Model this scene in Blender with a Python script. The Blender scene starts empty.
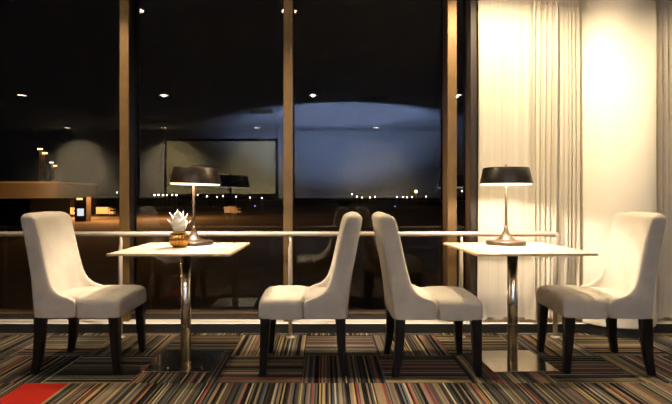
import bpy, bmesh, math, random
from mathutils import Vector, Matrix
random.seed(7)
PI = math.pi
scn = bpy.context.scene
COL = scn.collection

# ------------------------------------------------------------------ helpers
def nodes(name):
    m = bpy.data.materials.new(name); m.use_nodes = True
    nt = m.node_tree
    return m, nt, nt.nodes, nt.links, nt.nodes['Principled BSDF']

def mat(name, col, rough=.6, metal=0., noise=0., nscale=20., bump=0., bscale=200., spec=.5, aniso=0.):
    m, nt, N, L, b = nodes(name)
    b.inputs['Base Color'].default_value = (*col, 1)
    b.inputs['Roughness'].default_value = rough
    b.inputs['Metallic'].default_value = metal
    b.inputs['Specular IOR Level'].default_value = spec
    tc = N.new('ShaderNodeTexCoord')
    if noise > 0:
        n = N.new('ShaderNodeTexNoise'); n.inputs['Scale'].default_value = nscale; n.inputs['Detail'].default_value = 4
        L.new(tc.outputs['Object'], n.inputs['Vector'])
        r = N.new('ShaderNodeValToRGB')
        a = 1 - noise; c = 1 + noise
        r.color_ramp.elements[0].position = .3; r.color_ramp.elements[1].position = .7
        r.color_ramp.elements[0].color = (col[0]*a, col[1]*a, col[2]*a, 1)
        r.color_ramp.elements[1].color = (min(1, col[0]*c), min(1, col[1]*c), min(1, col[2]*c), 1)
        L.new(n.outputs['Fac'], r.inputs['Fac']); L.new(r.outputs['Color'], b.inputs['Base Color'])
    if bump > 0:
        n2 = N.new('ShaderNodeTexNoise'); n2.inputs['Scale'].default_value = bscale; n2.inputs['Detail'].default_value = 2
        L.new(tc.outputs['Object'], n2.inputs['Vector'])
        bp = N.new('ShaderNodeBump'); bp.inputs['Strength'].default_value = bump; bp.inputs['Distance'].default_value = .002
        L.new(n2.outputs['Fac'], bp.inputs['Height']); L.new(bp.outputs['Normal'], b.inputs['Normal'])
    return m

def emit(name, col, s):
    m, nt, N, L, b = nodes(name)
    b.inputs['Base Color'].default_value = (*col, 1)
    b.inputs['Emission Color'].default_value = (*col, 1)
    b.inputs['Emission Strength'].default_value = s
    return m

def obj(name, bm, m, parent=None, smooth=False, sub=0, bevel=0):
    me = bpy.data.meshes.new(name)
    bmesh.ops.recalc_face_normals(bm, faces=bm.faces[:])
    bm.to_mesh(me); bm.free()
    if smooth:
        for p in me.polygons: p.use_smooth = True
    me.materials.append(m)
    o = bpy.data.objects.new(name, me); COL.objects.link(o)
    if parent: o.parent = parent
    if bevel:
        md = o.modifiers.new('bevel', 'BEVEL'); md.width = bevel; md.segments = 2; md.limit_method = 'ANGLE'
    if sub:
        md = o.modifiers.new('sub', 'SUBSURF'); md.levels = sub; md.render_levels = sub
    return o

def box(bm, x0, x1, y0, y1, z0, z1):
    vs = [bm.verts.new(p) for p in ((x0,y0,z0),(x1,y0,z0),(x1,y1,z0),(x0,y1,z0),(x0,y0,z1),(x1,y0,z1),(x1,y1,z1),(x0,y1,z1))]
    for f in ((0,1,2,3),(4,5,6,7),(0,1,5,4),(1,2,6,5),(2,3,7,6),(3,0,4,7)):
        bm.faces.new([vs[i] for i in f])
    return bm

def boxo(name, m, x0, x1, y0, y1, z0, z1, parent=None, bevel=0):
    return obj(name, box(bmesh.new(), x0, x1, y0, y1, z0, z1), m, parent, bevel=bevel)

def loft(bm, rings, cap=True):
    R = [[bm.verts.new(p) for p in r] for r in rings]
    n = len(R[0])
    for a, b in zip(R[:-1], R[1:]):
        for i in range(n):
            bm.faces.new((a[i], a[(i+1) % n], b[(i+1) % n], b[i]))
    if cap:
        bm.faces.new(R[0]); bm.faces.new(R[-1])
    return bm

def lathe(bm, prof, cx=0, cy=0, n=32, cap=True):
    return loft(bm, [[(cx + r*math.cos(2*PI*i/n), cy + r*math.sin(2*PI*i/n), z) for i in range(n)] for r, z in prof], cap)

def tube(bm, pts, r, n=14):
    P = [Vector(p) for p in pts]; rings = []
    for i, p in enumerate(P):
        d = (P[min(i+1, len(P)-1)] - P[max(i-1, 0)]).normalized()
        up = Vector((0,1,0)) if abs(d.y) < .9 else Vector((0,0,1))
        a = d.cross(up).normalized(); b = d.cross(a).normalized()
        rr = r[i] if isinstance(r, (list, tuple)) else r
        rings.append([tuple(p + a*rr*math.cos(2*PI*k/n) + b*rr*math.sin(2*PI*k/n)) for k in range(n)])
    return loft(bm, rings)

def tag(o, label, cat, group=None, kind=None):
    if label: o['label'] = label
    if cat: o['category'] = cat
    if group: o['group'] = group
    if kind: o['kind'] = kind
    return o

def thing(name, label, cat, loc=(0,0,0), rz=0, group=None):
    o = bpy.data.objects.new(name, None); COL.objects.link(o)
    o.empty_display_size = .1
    o.location = loc; o.rotation_euler = (0, 0, rz)
    return tag(o, label, cat, group)

def struct(o):
    o['kind'] = 'structure'; return o

def dup(root, loc, rz, label, group=None):
    r = root.copy(); COL.objects.link(r); r.location = loc; r.rotation_euler = (0, 0, rz)
    r['label'] = label
    if group: r['group'] = group
    for ch in list(root.children):
        c = ch.copy(); COL.objects.link(c); c.parent = r
        for g in ch.children:
            d = g.copy(); COL.objects.link(d); d.parent = c
    return r

# ------------------------------------------------------------------ camera (photograph frame 672 x 404)
F = 500.; HC = 1.089
cam_d = bpy.data.cameras.new('camera'); cam = bpy.data.objects.new('camera', cam_d); COL.objects.link(cam)
cam.location = (0, 0, HC); cam.rotation_euler = (PI/2, 0, 0)
cam_d.sensor_width = 36; cam_d.lens = F*36/672
cam_d.shift_x = 11/672; cam_d.shift_y = -6/672
cam_d.clip_start = .05; cam_d.clip_end = 3000
scn.camera = cam
scn.view_settings.view_transform = 'Standard'; scn.view_settings.look = 'None'
scn.view_settings.gamma = 1; scn.view_settings.use_curve_mapping = False
scn.view_settings.exposure = 0.0
scn.cycles.caustics_reflective = False; scn.cycles.caustics_refractive = False; scn.cycles.sample_clamp_indirect = 4
scn.cycles.use_adaptive_sampling = False; scn.cycles.use_denoising = True; scn.cycles.denoiser = 'OPENIMAGEDENOISE'
scn.cycles.denoising_prefilter = 'ACCURATE'; scn.cycles.denoising_input_passes = 'RGB_ALBEDO'
scn.cycles.max_bounces = 8; scn.cycles.diffuse_bounces = 4; scn.cycles.transparent_max_bounces = 8

# ------------------------------------------------------------------ materials
M = {}
def fabric(name, col):
    m, nt, N, L, b = nodes(name)
    b.inputs['Roughness'].default_value = .9
    b.inputs['Specular IOR Level'].default_value = .15
    b.inputs['Sheen Weight'].default_value = .15
    tc = N.new('ShaderNodeTexCoord')
    n = N.new('ShaderNodeTexNoise'); n.inputs['Scale'].default_value = 9; n.inputs['Detail'].default_value = 6
    n2 = N.new('ShaderNodeTexNoise'); n2.inputs['Scale'].default_value = 260; n2.inputs['Detail'].default_value = 2
    L.new(tc.outputs['Object'], n.inputs['Vector']); L.new(tc.outputs['Object'], n2.inputs['Vector'])
    mx = N.new('ShaderNodeMath'); mx.operation = 'ADD'
    sc = N.new('ShaderNodeMath'); sc.operation = 'MULTIPLY'; sc.inputs[1].default_value = .5
    L.new(n2.outputs['Fac'], sc.inputs[0]); L.new(n.outputs['Fac'], mx.inputs[0]); L.new(sc.outputs[0], mx.inputs[1])
    r = N.new('ShaderNodeValToRGB')
    r.color_ramp.elements[0].position = .5; r.color_ramp.elements[1].position = 1.
    r.color_ramp.elements[0].color = tuple(c*.88 for c in col) + (1,)
    r.color_ramp.elements[1].color = tuple(min(1, c*1.1) for c in col) + (1,)
    L.new(mx.outputs[0], r.inputs['Fac']); L.new(r.outputs['Color'], b.inputs['Base Color'])
    bp = N.new('ShaderNodeBump'); bp.inputs['Strength'].default_value = .35; bp.inputs['Distance'].default_value = .002
    L.new(n2.outputs['Fac'], bp.inputs['Height']); L.new(bp.outputs['Normal'], b.inputs['Normal'])
    return m
M['linen'] = fabric('linen', (.52, .46, .365))
M['leg'] = mat('black_wood', (.004, .003, .0025), .4, noise=.3, nscale=30, spec=.25)
M['top'] = mat('cream_laminate', (.50, .44, .31), .32, noise=.04, nscale=6)
M['edge'] = mat('beech_edge', (.62, .45, .22), .4, noise=.12, nscale=40)
M['chrome'] = mat('brushed_steel', (.85, .80, .72), .2, 1., noise=.06, nscale=30)
M['plate'] = mat('polished_steel_plate', (.72, .65, .54), .14, 1., noise=.05, nscale=12)
M['rail'] = mat('painted_rail', (.50, .42, .33), .3, .35, noise=.04, nscale=15)
M['bronze'] = mat('bronze_metal', (.07, .048, .034), .36, .7, noise=.12, nscale=30)
M['shade_out'] = mat('bronze_shade', (.035, .023, .014), .38, .5, noise=.15, nscale=25)
M['shade_blk'] = mat('black_shade', (.018, .013, .010), .38, .4, noise=.15, nscale=25)
M['shade_in'] = mat('white_enamel', (.45, .42, .37), .5)
M['champagne'] = mat('champagne_metal', (.20, .14, .09), .32, .8, noise=.08, nscale=30)
M['rim_glow'] = emit('rim_glow_emission', (1., .84, .6), 1.6)
M['bulb'] = emit('bulb_glow', (1., .86, .62), 22)
M['frame'] = mat('bronze_frame', (.16, .092, .032), .42, .5, noise=.12, nscale=7)
M['frame_dark'] = mat('dark_frame', (.03, .02, .014), .5, .3, noise=.1, nscale=7)
M['plinth'] = mat('black_plinth', (.006, .005, .004), .55, noise=.2, nscale=14)
M['sill'] = mat('pale_sill', (.82, .74, .62), .45, noise=.04, nscale=8)
M['ceiling'] = mat('ceiling_paint', (.36, .36, .36), .9, noise=.04, nscale=3)
M['wall'] = mat('wall_paint', (.42, .42, .40), .9, noise=.05, nscale=2)
M['cream'] = mat('cream_plaster', (.80, .73, .60), .8, noise=.03, nscale=3, bump=.1, bscale=60)
M['screen'] = mat('screen_cloth', (.78, .76, .5), .9, noise=.03, nscale=2)
M['black'] = mat('black_metal', (.01, .01, .01), .5)
M['vent'] = mat('vent_metal', (.2, .2, .2), .5, .2)
M['gold'] = mat('gold_metal', (.55, .27, .07), .2, 1., noise=.12, nscale=40)
M['wax'] = mat('white_ceramic', (.90, .88, .82), .35)
M['paper'] = mat('paper', (.85, .8, .7), .8)
M['trim_w'] = mat('white_trim', (.8, .8, .78), .5)

# glass: partly mirror, partly clear
m, nt, N, L, b = nodes('window_glass'); N.remove(b)
out = [n for n in N if n.type == 'OUTPUT_MATERIAL'][0]
gl = N.new('ShaderNodeBsdfGlossy'); gl.inputs['Roughness'].default_value = 0.0; gl.inputs['Color'].default_value = (.95, .97, 1, 1)
tr = N.new('ShaderNodeBsdfTransparent'); tr.inputs['Color'].default_value = (.80, .80, .80, 1)
fr = N.new('ShaderNodeFresnel'); fr.inputs['IOR'].default_value = 1.8
mx = N.new('ShaderNodeMixShader')
L.new(fr.outputs[0], mx.inputs[0]); L.new(tr.outputs[0], mx.inputs[1]); L.new(gl.outputs[0], mx.inputs[2]); L.new(mx.outputs[0], out.inputs['Surface'])
M['glass'] = m

# curtain cloth (a little light passes through)
def curtain_mat():
    m, nt, N, L, b = nodes('curtain_cloth')
    b.inputs['Roughness'].default_value = .9; b.inputs['Specular IOR Level'].default_value = .1
    tc = N.new('ShaderNodeTexCoord'); mp = N.new('ShaderNodeMapping'); mp.inputs['Scale'].default_value = (60, 60, .6)
    n = N.new('ShaderNodeTexNoise'); n.inputs['Scale'].default_value = 1.; n.inputs['Detail'].default_value = 3
    L.new(tc.outputs['Object'], mp.inputs['Vector']); L.new(mp.outputs['Vector'], n.inputs['Vector'])
    r = N.new('ShaderNodeValToRGB'); r.color_ramp.elements[0].position = .3; r.color_ramp.elements[1].position = .7
    r.color_ramp.elements[0].color = (.74, .66, .52, 1); r.color_ramp.elements[1].color = (.84, .78, .66, 1)
    L.new(n.outputs['Fac'], r.inputs['Fac']); L.new(r.outputs['Color'], b.inputs['Base Color'])
    out = [k for k in N if k.type == 'OUTPUT_MATERIAL'][0]
    t = N.new('ShaderNodeBsdfTranslucent'); L.new(r.outputs['Color'], t.inputs['Color'])
    mx = N.new('ShaderNodeMixShader'); mx.inputs[0].default_value = .2
    L.new(b.outputs[0], mx.inputs[1]); L.new(t.outputs[0], mx.inputs[2]); L.new(mx.outputs[0], out.inputs['Surface'])
    return m
M['curtain'] = curtain_mat()

# striped carpet tiles, 0.5 m, stripe direction alternating, one plain red tile
def carpet_mat():
    m, nt, N, L, b = nodes('striped_carpet_tiles')
    b.inputs['Roughness'].default_value = .95; b.inputs['Specular IOR Level'].default_value = .1
    def mth(op, a, c=None, d=None):
        n = N.new('ShaderNodeMath'); n.operation = op
        for i, v in enumerate((a, c, d)):
            if v is None: continue
            if isinstance(v, (int, float)): n.inputs[i].default_value = v
            else: L.new(v, n.inputs[i])
        return n.outputs[0]
    tc = N.new('ShaderNodeTexCoord'); sp = N.new('ShaderNodeSeparateXYZ'); L.new(tc.outputs['Object'], sp.inputs[0])
    X, Y = sp.outputs[0], sp.outputs[1]
    tx = mth('FLOOR', mth('MULTIPLY', mth('ADD', X, .14), 2.)); ty = mth('FLOOR', mth('MULTIPLY', mth('ADD', Y, -2.41), 2.))
    par = mth('FLOORED_MODULO', mth('ADD', tx, ty), 2.)      # 0 or 1
    # front visible row (ty == 0) all runs away from the viewer; below it too
    front = mth('LESS_THAN', ty, .5)
    even = mth('FLOORED_MODULO', mth('ADD', par, 1.), 2.)
    alongy = mth('MAXIMUM', par, front)                      # 1: stripes run along y (coordinate X)
    wn = N.new('ShaderNodeTexWhiteNoise'); wn.noise_dimensions = '2D'
    cv = N.new('ShaderNodeCombineXYZ'); L.new(tx, cv.inputs[0]); L.new(ty, cv.inputs[1]); L.new(cv.outputs[0], wn.inputs['Vector'])
    coord = mth('ADD', mth('MULTIPLY', X, alongy), mth('MULTIPLY', Y, mth('SUBTRACT', 1., alongy)))
    coord = mth('ADD', coord, mth('MULTIPLY', wn.outputs['Value'], 7.))
    v = N.new('ShaderNodeTexVoronoi'); v.voronoi_dimensions = '1D'; v.inputs['Scale'].default_value = 112
    v.inputs['Randomness'].default_value = 1.
    L.new(coord, v.inputs['W'])
    sc = N.new('ShaderNodeSeparateColor'); L.new(v.outputs['Color'], sc.inputs[0])
    r = N.new('ShaderNodeValToRGB'); cr = r.color_ramp; cr.interpolation = 'CONSTANT'
    stops = [(0, (.010,.008,.007)), (.15, (.045,.036,.028)), (.27, (.16,.125,.08)), (.36, (.30,.20,.10)), (.45, (.02,.016,.012)),
             (.55, (.10,.085,.065)), (.63, (.45,.31,.09)), (.70, (.055,.065,.072)), (.77, (.26,.17,.12)), (.83, (.30,.030,.018)),
             (.885, (.075,.085,.035)), (.93, (.14,.15,.16)), (.965, (.50,.40,.24))]
    while len(cr.elements) < len(stops): cr.elements.new(.5)
    for e, (p, c) in zip(cr.elements, stops): e.position = p; e.color = (*c, 1)
    L.new(sc.outputs[0], r.inputs['Fac'])
    # slight tile to tile brightness difference
    mr = N.new('ShaderNodeMapRange'); mr.inputs['To Min'].default_value = .8; mr.inputs['To Max'].default_value = 1.2
    L.new(wn.outputs['Value'], mr.inputs['Value']); mr.inputs['To Min'].default_value = .44; mr.inputs['To Max'].default_value = .72
    hs = N.new('ShaderNodeHueSaturation'); L.new(mr.outputs[0], hs.inputs['Value']); L.new(r.outputs['Color'], hs.inputs['Color']); hs.inputs['Saturation'].default_value = .88
    # yarn grain
    nz = N.new('ShaderNodeTexNoise'); nz.inputs['Scale'].default_value = 240; nz.inputs['Detail'].default_value = 2
    L.new(tc.outputs['Object'], nz.inputs['Vector'])
    mr2 = N.new('ShaderNodeMapRange'); mr2.inputs['From Min'].default_value = .3; mr2.inputs['From Max'].default_value = .7
    mr2.inputs['To Min'].default_value = .7; mr2.inputs['To Max'].default_value = 1.3
    L.new(nz.outputs['Fac'], mr2.inputs['Value'])
    hs2 = N.new('ShaderNodeHueSaturation'); L.new(mr2.outputs[0], hs2.inputs['Value']); L.new(hs.outputs['Color'], hs2.inputs['Color'])
    red = mth('MULTIPLY', mth('MULTIPLY', mth('GREATER_THAN', X, -1.745), mth('LESS_THAN', X, -1.49)),
              mth('MULTIPLY', mth('GREATER_THAN', Y, 2.41), mth('LESS_THAN', Y, 2.91)))
    mxc = N.new('ShaderNodeMix'); mxc.data_type = 'RGBA'
    L.new(red, mxc.inputs['Factor']); L.new(hs2.outputs['Color'], mxc.inputs['A']); mxc.inputs['B'].default_value = (.40, .020, .010, 1)
    L.new(mxc.outputs['Result'], b.inputs['Base Color'])
    bp = N.new('ShaderNodeBump'); bp.inputs['Strength'].default_value = .5; bp.inputs['Distance'].default_value = .003
    L.new(nz.outputs['Fac'], bp.inputs['Height']); L.new(bp.outputs['Normal'], b.inputs['Normal'])
    return m
M['carpet'] = carpet_mat()

# ------------------------------------------------------------------ room shell
XL, XR, YB, YG, ZC = -10.6, 5.5, -6.35, 4.18, 3.0     # left, right, rear, glass line, ceiling
struct(boxo('floor', M['carpet'], XL, XR, YB, 3.97, -.12, 0))
struct(boxo('ceiling', M['ceiling'], XL-.15, XR+.15, YB-.15, YG+.2, ZC, ZC+.15))
struct(boxo('wall_rear', M['wall'], XL-.15, XR+.15, YB-.15, YB, 0, ZC))
struct(boxo('wall_left', M['wall'], XL-.15, XL, YB, YG+.2, 0, ZC))
struct(boxo('wall_right', M['cream'], XR, XR+.15, YB, YG+.2, 0, ZC))
struct(boxo('wall_front', M['cream'], 1.26, XR, YG, YG+.2, 0, ZC))
struct(boxo('baseboard_front', M['plinth'], XL, XR, 3.97, 3.985, 0, .07))
struct(boxo('trim_1', M['sill'], XL, XR, 3.985, 4.06, 0, .07))       # pale ledge above the black kick strip
struct(boxo('trim_2', M['sill'], XL, XR, 4.06, YG, 0, .07))
# bottom frame rail of the window wall
bm = bmesh.new(); box(bm, XL, 1.26, 4.125, YG+.05, .07, .137)
struct(obj('trim_3', bm, M['frame_dark'], bevel=.004))
struct(boxo('trim_4', M['frame'], XL, 1.26, 4.118, 4.124, .119, .130, bevel=.002))
# mullions
MX = [-1.63 - 1.332*k for k in range(6, -1, -1)] + [-.30, 1.032]
idx = 5
for x in MX:
    struct(boxo('trim_%d' % idx, M['frame'], x-.038, x+.038, 4.055, 4.075, .071, ZC, bevel=.003)); idx += 1
    struct(boxo('trim_%d' % idx, M['frame_dark'], x-.033, x+.033, 4.076, YG+.06, .071, ZC)); idx += 1
struct(boxo('trim_%d' % idx, M['frame_dark'], 1.185, 1.262, 4.07, YG+.04, .071, ZC, bevel=.003)); idx += 1
edges = [XL] + MX + [1.2]
for i in range(len(edges)-1):
    a = edges[i] + (.033 if i else 0); c = edges[i+1] - (.033 if i < len(edges)-2 else .01)
    if c - a < .02: continue
    bmg = bmesh.new()
    vs = [bmg.verts.new(p) for p in ((a,YG,.137),(c,YG,.137),(c,YG,ZC),(a,YG,ZC))]
    bmg.faces.new(vs)
    struct(obj('window_%d' % (i+1), bmg, M['glass']))

struct(boxo('trim_60', M['plinth'], XL, XR, YB, YB+.04, 0, 1.03))      # added black band on the rear wall, darkens its reflection below the horizon
# round column
bm = bmesh.new(); lathe(bm, [(.298, .075), (.30, .085), (.30, ZC)], 2.358, 4.1, 64)
col = struct(obj('wall_column', bm, M['cream'], smooth=False))
for p in col.data.polygons: p.use_smooth = abs(p.normal.z) < .5
bm = bmesh.new(); lathe(bm, [(.285, 0), (.285, .075)], 2.358, 4.1, 48)
struct(obj('baseboard_column', bm, M['plinth']))

# ------------------------------------------------------------------ curtains
def curtain(name, x0, x1, y, z0, amp0, amp1, label, seed):
    rnd = random.Random(seed); bm = bmesh.new()
    xs = []; x = x0
    while x < x1: xs.append(x); x += .003
    xs.append(x1)
    folds = []; x = x0
    while x < x1 + .1:
        w = rnd.uniform(.018, .052); folds.append((x, w, rnd.choice((.25, .4, .6, 1.0, 1.5)))); x += w
    def off(px, t):
        k = 0
        for fx, w, a in folds:
            if fx <= px < fx + w:
                u = (px-fx)/w; k = -a*math.sin(PI*u)**.6 + (.9 if (int(fx*1000) % 3 == 0 and (u < .12 or u > .88)) else 0); break
        amp = amp0 + (amp1-amp0)*min(1, max(0, (px-x0-.32)/.12))
        return k*amp*(1 + .15*math.sin(px*31 + t*2))
    zs = [z0, z0+.02, z0+.3, z0+.8, 1.5, 2.1, 2.7, ZC-.03]
    rows = []
    for j, z in enumerate(zs):
        t = (z-z0)/(ZC-z0); row = []
        for px in xs:
            zz = z + (0.012*math.sin(px*53)+.006*math.sin(px*131) if j < 2 else 0)
            dx = .006*math.sin(z*1.7 + px*9)
            row.append(bm.verts.new((px + dx, y + off(px, t), zz)))
        rows.append(row)
    for a, b_ in zip(rows[:-1], rows[1:]):
        for i in range(len(xs)-1): bm.faces.new((a[i], a[i+1], b_[i+1], b_[i]))
    root = thing(name, label, 'curtain', ((x0+x1)/2, y, z0))
    o = obj('curtain_cloth', bm, M['curtain'], root, smooth=True); o.location = (-(x0+x1)/2, -y, -z0)
    o2 = boxo('curtain_track', M['trim_w'], x0, x1, y-.012, y+.012, ZC-.03, ZC, root); o2.location = (-(x0+x1)/2, -y, -z0)
curtain('curtain', 1.232, 2.03, 4.03, .105, .008, .045, 'cream pleated floor-length curtain between dark window post and round column', 3)
curtain('curtain', 2.64, 5.4, 4.06, .105, .03, .03, 'cream pleated curtain at the far right behind the column', 5)

# ------------------------------------------------------------------ hand rail
RY, RZ, RR = 3.85, .797, .0195
rail = thing('hand_rail', 'pale tubular hand rail on posts running along the window wall', 'railing', (1.77, RY, 0))
def rp(name, bm, m): 
    o = obj(name, bm, m, rail, smooth=True); o.location = (-1.77, -RY, 0); return o
bm = bmesh.new()
pts = [(-6.9, RY, RZ), (-3, RY, RZ), (0, RY, RZ), (1.70, RY, RZ), (1.755, RY, RZ), (1.783, RY, RZ-.006), (1.793, RY, RZ-.03), (1.787, RY, RZ-.07), (1.772, RY, RZ-.12)]
tube(bm, pts, [RR]*5+[.021, .021, .019, .016], 16); rp('top_tube', bm, M['rail'])
for x in (-5.5, -4.19, -2.885, -1.575, -.268, 1.047, 1.772):
    bm = bmesh.new()
    tube(bm, [(x, RY, 0), (x, RY, .6), (x, RY, .68), (x+.006, RY, .735), (x+.002 if x < 1.7 else x, RY, RZ-.02)], [.0165, .0165, .016, .012, .012], 12)
    rp('post', bm, M['rail'])
    bm = bmesh.new(); lathe(bm, [(.034, 0), (.034, .008), (.02, .014)], x, RY, 20); rp('foot_flange', bm, M['rail'])

# ------------------------------------------------------------------ dining chair
def interp(tab, z):
    for (z0, v0), (z1, v1) in zip(tab[:-1], tab[1:]):
        if z <= z1:
            t = max(0, (z-z0)/(z1-z0)); return v0 + (v1-v0)*t
    return tab[-1][1]
def back_bm():
    xr = [(.345,-.272),(.45,-.281),(.60,-.300),(.80,-.338),(.985,-.374)]       # rear face
    xi = [(.345,-.165),(.47,-.172),(.60,-.190),(.80,-.222),(.985,-.262)]       # inner face
    xf = [(.345,.0),(.45,.0),(.466,-.015),(.478,-.060),(.492,-.098),(.52,-.134),(.56,-.157),(.64,-.178),(.72,-.196),(.80,-.212),(.985,-.256)]
    hw = [(.345,.236),(.47,.238),(.60,.226),(.75,.218),(.90,.220),(.985,.222)]
    zs = [.345,.350,.38,.43,.455,.470,.485,.505,.54,.58,.64,.72,.80,.88,.94,.965,.98,.988,.990]
    rings = []
    for z in zs:
        r, i, f, h = interp(xr,z), interp(xi,z), interp(xf,z), interp(hw,z)
        s = 0.
        if z > .955:
            s = min(.98, ((z-.955)/.0352)**2.2)
        if z < .349: s = .08
        t = .045
        cxx = (r+i)/2
        half = [(r,0),(r,h*.45),(r+.002,h*.82),(r+.018,h*.97),(r+.045,h), ((r+f)/2,h), (f-.02,h),(f-.004,h-.006),(f,h-t*.5),(f-.006,h-t+.004),
                (f*.6+i*.4-.004,h-t), (max(i+.006,i*.9+f*.1),h-t-.006),(i-.002,h-t-.035),(i-.008,h*.4),(i-.010,0)]
        def sq(p):
            x, y = p
            return (x + (cxx-x)*s, y*(1-.10*s))
        pts = [sq(p) for p in half] + [(lambda q: (q[0], -q[1]))(sq(p)) for p in half[-2:0:-1]]
        rings.append([(x, y, z + .004*math.cos(y/h*PI/2)*(1 if z > .9 else 0)) for x, y in pts])
    return loft(bmesh.new(), rings)
def seat_bm():
    # cross-sections along x, rounded rectangle in y-z
    secs = [(-.205,.18,.352,.468),(-.19,.186,.348,.474),(-.10,.188,.347,.482),(-.012,.190,.347,.486),(.004,.194,.347,.486),(.006,.232,.347,.482),(.02,.238,.345,.484),(.12,.240,.345,.486),
            (.20,.240,.346,.484),(.245,.238,.347,.480),(.266,.233,.352,.470),(.274,.224,.362,.452),(.276,.20,.39,.43)]
    rings = []
    for x, h, z0, z1 in secs:
        k = min(.026, (z1-z0)*.4); zm = (z0+z1)/2
        half = [(0,z0),(h*.6,z0),(h-k*.3,z0),(h,z0+k*.35),(h,zm),(h-.001,z1-k-.01),(h-k*.35,z1-k*.5),(h-k*1.6,z1-k*.08),(h*.55,z1+.004),(0,z1+.007)]
        rings.append([(x,y,z) for y,z in half] + [(x,-y,z) for y,z in half[-2:0:-1]])
    return loft(bmesh.new(), rings)
def leg_bm(fx, s):
    # square tapering leg; front ones near straight, rear ones raked back
    if fx > 0: P = [(.232,.210,.345,.030),(.237,.212,.2,.026),(.248,.216,.0,.0185)]
    else:      P = [(-.226,.205,.345,.030),(-.229,.208,.22,.027),(-.238,.213,.10,.0235),(-.256,.218,.0,.019)]
    rings = []
    for x, y, z, w in P:
        rings.append([(x-w, s*y-w, z), (x+w, s*y-w, z), (x+w, s*y+w, z), (x-w, s*y+w, z)])
    return loft(bmesh.new(), rings)
def make_chair(label, loc, rz):
    t = thing('dining_chair', label, 'chair', loc, rz, 'linen dining chairs')
    DZ = -.011
    obj('seat', seat_bm(), M['linen'], t, smooth=True, sub=2).location.z = DZ
    obj('backrest', back_bm(), M['linen'], t, smooth=True, sub=2).location.z = DZ+.004
    for fx in (1, -1):
        for s in (1, -1): obj('leg', leg_bm(fx, s), M['leg'], t, bevel=.004)
    return t
c0 = make_chair('beige high-back chair with black legs left of the pineapple table, by the red carpet tile', (-1.527, 3.29, 0), 0)
del c0['group']
dup(c0, (-.131, 3.262, 0), PI, 'beige upholstered high-back chair facing left, right of the pineapple table, by the middle mullion')
dup(c0, (.680, 3.238, 0), 0, 'beige upholstered high-back chair facing right, left of the table in front of the curtain')
dup(c0, (1.745, 3.275, 0), PI - .06, 'beige upholstered high-back chair at far right in front of the round column')

# ------------------------------------------------------------------ tables
def make_table(label, loc, rz):
    t = thing('pedestal_table', label, 'table', loc, rz)
    S = .361
    bm = bmesh.new(); box(bm, -S+.002, S-.002, -S+.002, S-.002, .739, .751); obj('table_top', bm, M['top'], t, bevel=.002)
    bm = bmesh.new()
    box(bm, -S, S, -S, -S+.0035, .7375, .7505); box(bm, -S, S, S-.0035, S, .7375, .7505)
    box(bm, -S, -S+.0035, -S+.0035, S-.0035, .7375, .7505); box(bm, S-.0035, S, -S+.0035, S-.0035, .7375, .7505)
    e = obj('edge_band', bm, M['edge'], t); e['label'] = 'yellow-brown edge band'
    bm = bmesh.new(); box(bm, -.17, .17, -.17, .17, .729, .7385); obj('mounting_plate', bm, M['black'], t, bevel=.002)
    bm = bmesh.new(); lathe(bm, [(.033, .010), (.033, .729)], n=40); p = obj('pole', bm, M['chrome'], t)
    for f in p.data.polygons: f.use_smooth = abs(f.normal.z) < .5
    bm = bmesh.new(); box(bm, -.208, .208, -.208, .208, 0, .010); obj('base_plate', bm, M['plate'], t, bevel=.002)
    return t
t0 = make_table('square cream table on steel pedestal holding the pineapple ornament, left of the two tables', (-.912, 3.278, 0), math.radians(-.8))
dup(t0, (1.232, 3.285, 0), math.radians(2.5), 'square cream table on steel pedestal standing before the curtain, right of the two tables')

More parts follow.
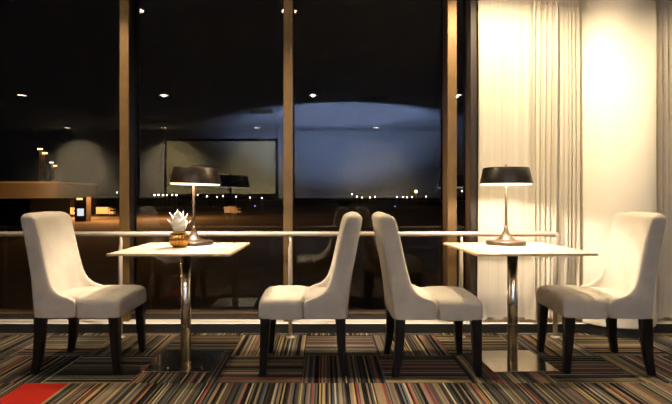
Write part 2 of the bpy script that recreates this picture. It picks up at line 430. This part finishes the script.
# ------------------------------------------------------------------ table lamps
def make_lamp(label, loc, shade_m, body_m, tilt):
    t = thing('table_lamp', label, 'lamp', loc)
    bm = bmesh.new()
    lathe(bm, [(.130,0),(.133,.003),(.133,.021),(.129,.024),(.112,.026),(.084,.029),(.062,.036),(.042,.052),(.028,.072),(.018,.092),(.012,.112),(.0105,.13)], n=48)
    obj('base', bm, body_m, t, smooth=True)
    bm = bmesh.new(); lathe(bm, [(.0105,.13),(.009,.2),(.0085,.43),(.0085,.52)], n=20); obj('stem', bm, body_m, t, smooth=True)
    # shade: a shell with thickness, closed on top
    bm = bmesh.new()
    lathe(bm, [(.175,.425),(.177,.425),(.177,.428),(.154,.531),(.150,.536),(.02,.538),(.02,.534),(.149,.532),(.1515,.529),(.175,.428),(.175,.4255)], n=64, cap=False)
    sh = obj('lamp_shade', bm, shade_m, t)
    for f in sh.data.polygons: f.use_smooth = True
    md = sh.modifiers.new('es', 'EDGE_SPLIT'); md.split_angle = math.radians(35)
    bm = bmesh.new(); lathe(bm, [(.1725,.431),(.1495,.529),(.03,.532)], n=64, cap=False)
    ln = obj('shade_lining', bm, M['shade_in'], sh, smooth=True); ln['label'] = 'white inner lining'
    bm = bmesh.new(); lathe(bm, [(.150,.430),(.170,.430),(.168,.417),(.166,.415),(.152,.417),(.150,.4299)], n=64, cap=False)  # added glowing ring standing in for the bright line under the shade rim
    dr = obj('rim_glow_ring', bm, M['rim_glow'], sh, smooth=True); dr['label'] = 'added glowing ring for the bright line under the shade'
    sh.rotation_euler = (0, tilt, 0)
    bm = bmesh.new(); lathe(bm, [(.021,.536),(.021,.540),(.010,.543),(.006,.549),(.009,.553),(.009,.557),(.003,.560)], n=24); obj('finial', bm, body_m, t, smooth=True)
    for s in (-1, 1):
        bm = bmesh.new(); bmesh.ops.create_uvsphere(bm, u_segments=20, v_segments=12, radius=.022, matrix=Matrix.Translation((s*.045, 0, .487)))
        obj('bulb', bm, M['bulb'], t, smooth=True)
        bm = bmesh.new(); tube(bm, [(s*.008, 0, .495), (s*.03, 0, .492)], .007, 10); obj('bulb_holder', bm, body_m, t, smooth=True)
    l = bpy.data.lights.new('lamp_light', 'POINT'); l.energy = LAMP_W; l.color = (1., .85, .68); l.shadow_soft_size = .03
    lo = bpy.data.objects.new('lamp_light', l); COL.objects.link(lo); lo.parent = t; lo.location = (0, -.045, .487)
    return t
LAMP_W = 66.
make_lamp('bronze table lamp with a lit round metal shade, beside the gold pineapple', (-.919, 3.50, .751), M['shade_out'], M['bronze'], math.radians(1.6))
make_lamp('black-shaded table lamp with champagne stem in front of the bright curtain', (1.267, 3.50, .751), M['shade_blk'], M['champagne'], 0)

# ------------------------------------------------------------------ pineapple ornament
pa = thing('pineapple_ornament', 'small gold pineapple ornament with white leaves on the left table', 'ornament', (-.966, 3.31, .751))
bm = bmesh.new(); n = 84; rings = []
prof = [(.03,0),(.040,.006),(.050,.022),(.0555,.042),(.0555,.062),(.050,.082),(.040,.096),(.026,.104),(.012,.106)]
K = 36
for j in range(K+1):
    z = .106*j/K
    r = interp([(b_, a) for a, b_ in prof], z)
    ring = []
    for i in range(n*2):
        th = 2*PI*i/(n*2)
        d = .009*abs(math.sin(th*7))**.7 - .002
        ring.append(((r+d)*math.cos(th), (r+d)*math.sin(th), z))
    rings.append(ring)
loft(bm, rings); obj('fruit_body', bm, M['gold'], pa, smooth=True)
bm = bmesh.new()
for layer, (cnt, L_, out_, z0, r0) in enumerate(((6,.085,.066,.100,.014),(5,.115,.050,.102,.010),(4,.140,.024,.103,.007))):
    for i in range(cnt):
        th = 2*PI*(i + .5*layer + random.uniform(-.1,.1))/cnt
        c, s = math.cos(th), math.sin(th); Lh = L_*random.uniform(.85, 1.1); rs = []
        for k in range(6):
            u = k/5; rad = r0 + out_*(u**1.5); z = z0 + Lh*u; w = .036*math.sin(PI*min(1, .25+.75*u))*(1 if k < 5 else .05) + .0006; th_ = .0035*(1-u)+.0006
            px, py = rad*c, rad*s
            rs.append([(px - s*w, py + c*w, z), (px + c*th_, py + s*th_, z-.002), (px + s*w, py - c*w, z), (px - c*th_, py - s*th_, z+.002)])
        loft(bm, rs)
cr = obj('leaf_crown', bm, M['wax'], pa, smooth=True); cr['label'] = 'white pointed leaves'

# scrap on the left base plate
bm = bmesh.new(); bmesh.ops.create_icosphere(bm, subdivisions=2, radius=.007)
for v in bm.verts: v.co.z *= .45; v.co *= random.uniform(.85, 1.15)
o = obj('paper_scrap', bm, M['paper']); o.location = (-.985, 3.135, .0135); tag(o, 'tiny white paper scrap lying on the left table base plate', 'litter')

# ------------------------------------------------------------------ ceiling lights, vents, rear screen
M['down'] = emit('downlight_lens', (1., .82, .6), 25)
def spot(name, loc, tgt, W, col, size, blend, soft, parent=None):
    l = bpy.data.lights.new(name, 'SPOT'); l.energy = W; l.color = col; l.spot_size = math.radians(size); l.spot_blend = blend; l.shadow_soft_size = soft
    o = bpy.data.objects.new(name, l); COL.objects.link(o); o.location = loc
    d = Vector(tgt) - Vector(loc); o.rotation_euler = d.to_track_quat('-Z', 'Y').to_euler()
    return o
proto = None
def downlight(x, y, label, group, W=None, tgt=None, size=100, col=(1., .80, .53), blend=.6):
    global proto
    if proto is None:
        t = thing('ceiling_downlight', label, 'ceiling light', (x, y, ZC), 0, group)
        bm = bmesh.new(); lathe(bm, [(.098,0),(.098,-.006),(.082,-.010),(.078,-.004),(.078,0)], n=32, cap=False); obj('trim_ring', bm, M['trim_w'], t, smooth=True)
        bm = bmesh.new(); lathe(bm, [(.0775,-.003),(.0775,-.0045)], n=32); obj('lens', bm, M['down'], t)
        proto = t
    else:
        t = dup(proto, (x, y, ZC), 0, label, group)
    if W: 
        s = spot('downlight_beam', (x, y, ZC-.02), tgt or (x, y, 0), W, col, size, blend, .012)
    return t
G1 = 'downlights above the window tables'
NL = ['recessed downlight above the pineapple table beside the left mullion', 'added downlight above the two middle chairs', 'recessed downlight above the lamp table in front of the curtain']
NEAR = [(-1.94, 3.23, 145, (-1.6, 3.2, 0), 125), (-.371, 3.2, 105, (-.36, 2.9, 0), 120), (1.27, 3.23, 235, (1.3, 3.5, 0), 135)]  # middle one is added, its mirror image tucked behind the mullion
for x, y, W, tg, sz in NEAR:
    downlight(x, y, NL.pop(0), G1, W, tg, sz)
downlight(1.78, 3.30, "recessed downlight in front of the round column", G1, 45, (1.75, 3.5, 0), 140, blend=1.)
ML = ['upper-row downlight mirrored at the far left in the left window', 'upper-row downlight mirrored in the window left of the middle mullion', 'upper-row downlight mirrored just right of the middle mullion', 'upper-row downlight mirrored in the narrow pane by the right mullion']
RL = ['lower-row downlight mirrored in the left window', 'lower-row downlight mirrored right of the left mullion', 'lower-row downlight mirrored above the screen near the middle mullion', 'lower-row downlight mirrored in the centre window']
W2 = {-3.04: 82, -.23: 98, 2.5: 98}
for x in (-5.73, -3.04, -.23, 2.5):
    downlight(x, -1.09, ML.pop(0), 'downlights in the middle of the room', W2.get(x), (x*.75+.1, 3.1, .45), 48)
for x in (-7.2, -4.5, -1.9, 1.45):
    downlight(x, -5.6, RL.pop(0), 'downlights along the rear wall', 600, (x, -6.35, 1.15), 80, (1., .76, .44), 1.)
    spot('downlight_beam', (x, -5.62, ZC-.02), (x, -6.35, 1.0), 330, (1., .76, .44), 112, 1., .012)
downlight(3.3, 3.3, 'added unseen downlight brightening the curtain right of the round column', G1, 90, (3.3, 3.6, 0), 130)  # added out of view to brighten the far right curtain
def vent(x, y, label):
    v = thing('ceiling_vent', label, 'air vent', (x, y, ZC))
    bm = bmesh.new()
    for a in (-.3, .26): box(bm, a, a+.04, -.3, .3, -.012, 0)
    for a in (-.3, .26): box(bm, -.26, .26, a, a+.04, -.012, 0)
    obj('vent_frame', bm, M['vent'], v)
    for k in range(5): boxo('slat', M['black'], -.26, .26, -.22+k*.1, -.16+k*.1, -.010, -.002, v)
vent(-1.45, -2.95, 'dark square air vent mirrored in the left-centre window')
vent(.95, -1.45, 'dark square air vent mirrored in the centre window')
sc = thing('projection_screen', 'large framed projection screen on the rear wall, mirrored in the window', 'screen', (-3.05, YB+.02, 1.15))
boxo('screen_cloth', M['screen'], -1.6, 1.6, -.015, .01, 0, 1.55, sc)
bm = bmesh.new()
box(bm, -1.66, 1.66, -.02, .03, 1.55, 1.61); box(bm, -1.66, 1.66, -.02, .03, -.06, 0); box(bm, -1.66, -1.6, -.02, .03, 0, 1.55); box(bm, 1.6, 1.66, -.02, .03, 0, 1.55)
obj('screen_frame', bm, M['black'], sc)

# added stand-in uplighter behind the viewer for the bluish ceiling glow in the glass
up = thing('added_uplighter', 'added stand-in uplighter behind the viewer, its bluish glow mirrored in the centre window', 'lamp', (.45, -2.45, 0))
bm = bmesh.new(); lathe(bm, [(.15,0),(.15,.015),(.02,.03)], n=32); obj('base', bm, M['black'], up, smooth=True)
bm = bmesh.new(); lathe(bm, [(.014,.02),(.014,.90)], n=16); obj('pole', bm, M['black'], up, smooth=True)
bm = bmesh.new(); lathe(bm, [(.02,.88),(.10,.92),(.15,.98),(.145,.98),(.095,.928),(.02,.895)], n=32, cap=False); obj('bowl', bm, M['black'], up, smooth=True)
UP_W = 3300
spot('added_glow_beam', (.45, -2.45, 1.00), (.45, -2.45-.75, 3.0), 4200, (.48, .62, 1.), 78, .5, .03)
spot('added_glow_beam', (.45, -2.45, 1.00), (.45, -2.45-1.35, 3.0), UP_W, (.40, .56, 1.), 108, .42, .03)

# ------------------------------------------------------------------ outside: airport apron at night
ZG = -6.
M['asphalt'] = mat('asphalt', (.13, .11, .09), .9, noise=.3, nscale=.05)
M['shed'] = mat('shed_panel', (.04, .034, .024), .8, noise=.15, nscale=.2)
M['roof'] = mat('grey_roof', (.10, .10, .095), .8, noise=.2, nscale=.3)
M['mast'] = mat('mast_steel', (.45, .36, .22), .6, .3)
M['truck'] = mat('white_paint', (.5, .45, .36), .5)
M['rubber'] = mat('rubber', (.01, .01, .01), .9)
M['sodium'] = emit('sodium_lamp', (1., .60, .28), 5)
M['whitelamp'] = emit('white_lamp', (1., .88, .6), 14)
M['bluelamp'] = emit('blue_lamp', (.25, .4, 1.), 5)
gr = struct(boxo('ground', M['asphalt'], -900, 900, 6, 1500, ZG-.5, ZG))
def at(px, d): return (px-325)*d/F
def zat(py, d): return HC + (196-py)*d/F
# hills / tree line
bm = bmesh.new()
xs = [-1300 + 40*i for i in range(66)]
rnd = random.Random(2)
tops = [HC + rnd.uniform(-1.0, 1.6) for _ in xs]
rings = [[(x, 900, ZG), (x, 900, t), (x, 940, t), (x, 940, ZG)] for x, t in zip(xs, tops)]
loft(bm, rings); struct(obj('tree_line', bm, mat('dark_trees', (.01, .012, .008), .95, noise=.3, nscale=.05)))
def building(label, px0, px1, py_top, d, depth, m, name='terminal_building'):
    x0, x1 = at(px0, d), at(px1, d); zt = zat(py_top, d)
    t = thing(name, label, 'building', ((x0+x1)/2, d+depth/2, ZG)); w = (x1-x0)/2; h = zt-ZG
    boxo('wall', m, -w, w, -depth/2, depth/2, 0, h, t)
    boxo('roof', M['roof'], -w-.4, w+.4, -depth/2-.4, depth/2+.4, h, h+.5, t)
    k = int(w*2/6)
    for i in range(k):
        x = -w + 6*i + 2; r = boxo('roller_door', M['roof'], x, x+3.4, -depth/2-.1, -depth/2+.02, 0, h*.5, t)
building('long tan shed outside on the left horizon below the light masts', -60, 56, 183, 170, 30, M['shed'])
building('low grey-roofed shed outside at the left window edge', -70, 30, 201, 95, 15, M['roof'], 'storage_shed')
building('small tan hut outside between the long shed and left mullion', 60, 72, 192, 215, 10, M['shed'], 'apron_hut')
def mast(px, py, d, label):
    x = at(px, d); z = zat(py, d)
    t = thing('floodlight_mast', label, 'light mast', (x, d, ZG)); h = z-ZG
    bm = bmesh.new(); s = 1.1
    for a in (-s, s):
        for c in (-s, s): tube(bm, [(a, c, 0), (a*.6, c*.6, h)], .16, 6)
    k = int(h/2.5)
    for i in range(k):
        za, zb = h*i/k, h*(i+1)/k; wa, wb = s*(1-.4*i/k), s*(1-.4*(i+1)/k)
        sg = 1 if i % 2 else -1
        for c in (-1, 1): tube(bm, [(-wa*sg, c*wa, za), (wb*sg, c*wb, zb)], .1, 5); tube(bm, [(c*wa, -wa*sg, za), (c*wb, wb*sg, zb)], .1, 5)
    obj('lattice_mast', bm, M['mast'], t)
    for j, (dx, dz) in enumerate(((-.3, .8), (1.9, -1.1))):
        boxo('floodlight', M['sodium'], dx-1.0, dx+1.0, -1.4, -.7, h+dz-.32, h+dz+.32, t)
mast(42, 151, 230, 'taller floodlight mast with two orange lamps outside the left window')
mast(53, 164, 300, 'shorter floodlight mast with two orange lamps outside the left window')
lp = None
def lamp_post(px, py, d, r, m, label, group):
    x = at(px, d); z = zat(py, d)
    t = thing('apron_light', label, 'street light', (x, d, ZG), 0, group)
    bm = bmesh.new(); tube(bm, [(0,0,0), (0,0,z-ZG-r*.5)], .1, 6); obj('post', bm, M['mast'], t)
    bm = bmesh.new(); bmesh.ops.create_uvsphere(bm, u_segments=10, v_segments=6, radius=r, matrix=Matrix.Translation((0, 0, z-ZG))); obj('lamp_head', bm, m, t)
for px in (154.5, 158.5, 163, 167, 172, 176.5):
    lamp_post(px, 195, 320, .42, M['whitelamp'], 'warm lamp in the even row of six on the horizon left of the bronze lamp', 'row of six horizon lamps')
for px, py in ((197.5,195),(207,196.3),(217,197),(223,196),(236,196.6),(250,197.5),(262,198),(352,194),(357,196.5),(362,197.5),(370,197.5),(375,196.8),(397,197),(403,197),(407,197.3),(412,197),(426,196.5),(117,192.5),(15,197),(462,191)):
    lamp_post(px, py, 340, .36, M['whitelamp'], 'tiny warm lamp far off on the horizon behind the glass', 'scattered horizon lamps')
lamp_post(416, 191.5, 300, .95, M['sodium'], 'larger orange lamp on the horizon right of the two middle chairs', None)
lamp_post(78, 191, 260, .8, M['sodium'], 'larger orange lamp on the horizon left of the left mullion', None)
for px, py in ((395,206.5),(409,208),(413,207.5),(425,208),(330,208),(255,206),(205,208),(214,207)):
    lamp_post(px, py, 330, .28, M['bluelamp'], 'tiny blue taxiway lamp in the dark field behind the glass', 'blue taxiway lamps')
def truck(px, py, d, label, s=1):
    x = at(px, d)
    t = thing('service_truck', label, 'truck', (x, d, ZG))
    boxo('cargo_box', M['truck'], -2.6, 1.6, -1.2, 1.2, .9, 3.2, t)
    boxo('cab', M['truck'], 1.7, 3.4, -1.1, 1.1, .7, 2.6, t, bevel=.15)
    boxo('cab_window', M['rubber'], 2.2, 3.45, -1.12, 1.12, 1.7, 2.4, t)
    for wx in (-1.7, 2.5):
        for wy in (-1.1, 1.1):
            bm = bmesh.new(); tube(bm, [(wx, wy-.15, .5), (wx, wy+.15, .5)], .5, 14); obj('wheel', bm, M['rubber'], t)
truck(69, 205, 170, 'pale service truck on the apron left of the lit kiosk')
truck(105, 205, 175, 'pale service truck on the apron beside the left mullion')
truck(232, 205, 185, 'pale service truck on the apron behind the bronze lamp')
t = thing('ticket_kiosk', 'tiny kiosk with a lit bluish window on the apron left of the left mullion', 'kiosk', (at(83, 140), 140, ZG))
boxo('wall', M['shed'], -1.6, 1.6, -1.4, 1.4, 0, zat(197, 140)-ZG, t)
boxo('lit_window', emit('lit_window', (.75, .9, 1.), 1.2), -.9, .9, -1.45, -1.39, 1.6, 3.6, t)
boxo('sign', emit('lit_sign', (1., .75, .2), 1.5), -1.1, .6, -1.45, -1.39, zat(200, 140)-ZG, zat(197.8, 140)-ZG, t)
# sodium light over the apron
for px, d, W in ((0, 150, 20000), (75, 160, 22000), (105, 140, 12000), (170, 160, 12000)):
    l = bpy.data.lights.new('apron_flood', 'POINT'); l.energy = W; l.color = (1., .42, .12); l.shadow_soft_size = 1; l.energy *= 1.5
    o = bpy.data.objects.new('apron_flood', l); COL.objects.link(o); o.location = (at(px, d), d, ZG+8)

# ------------------------------------------------------------------ night sky
w = bpy.data.worlds.new('world'); scn.world = w; w.use_nodes = True
w.node_tree.nodes['Background'].inputs[0].default_value = (.30, .30, .40, 1)
w.node_tree.nodes['Background'].inputs[1].default_value = .004
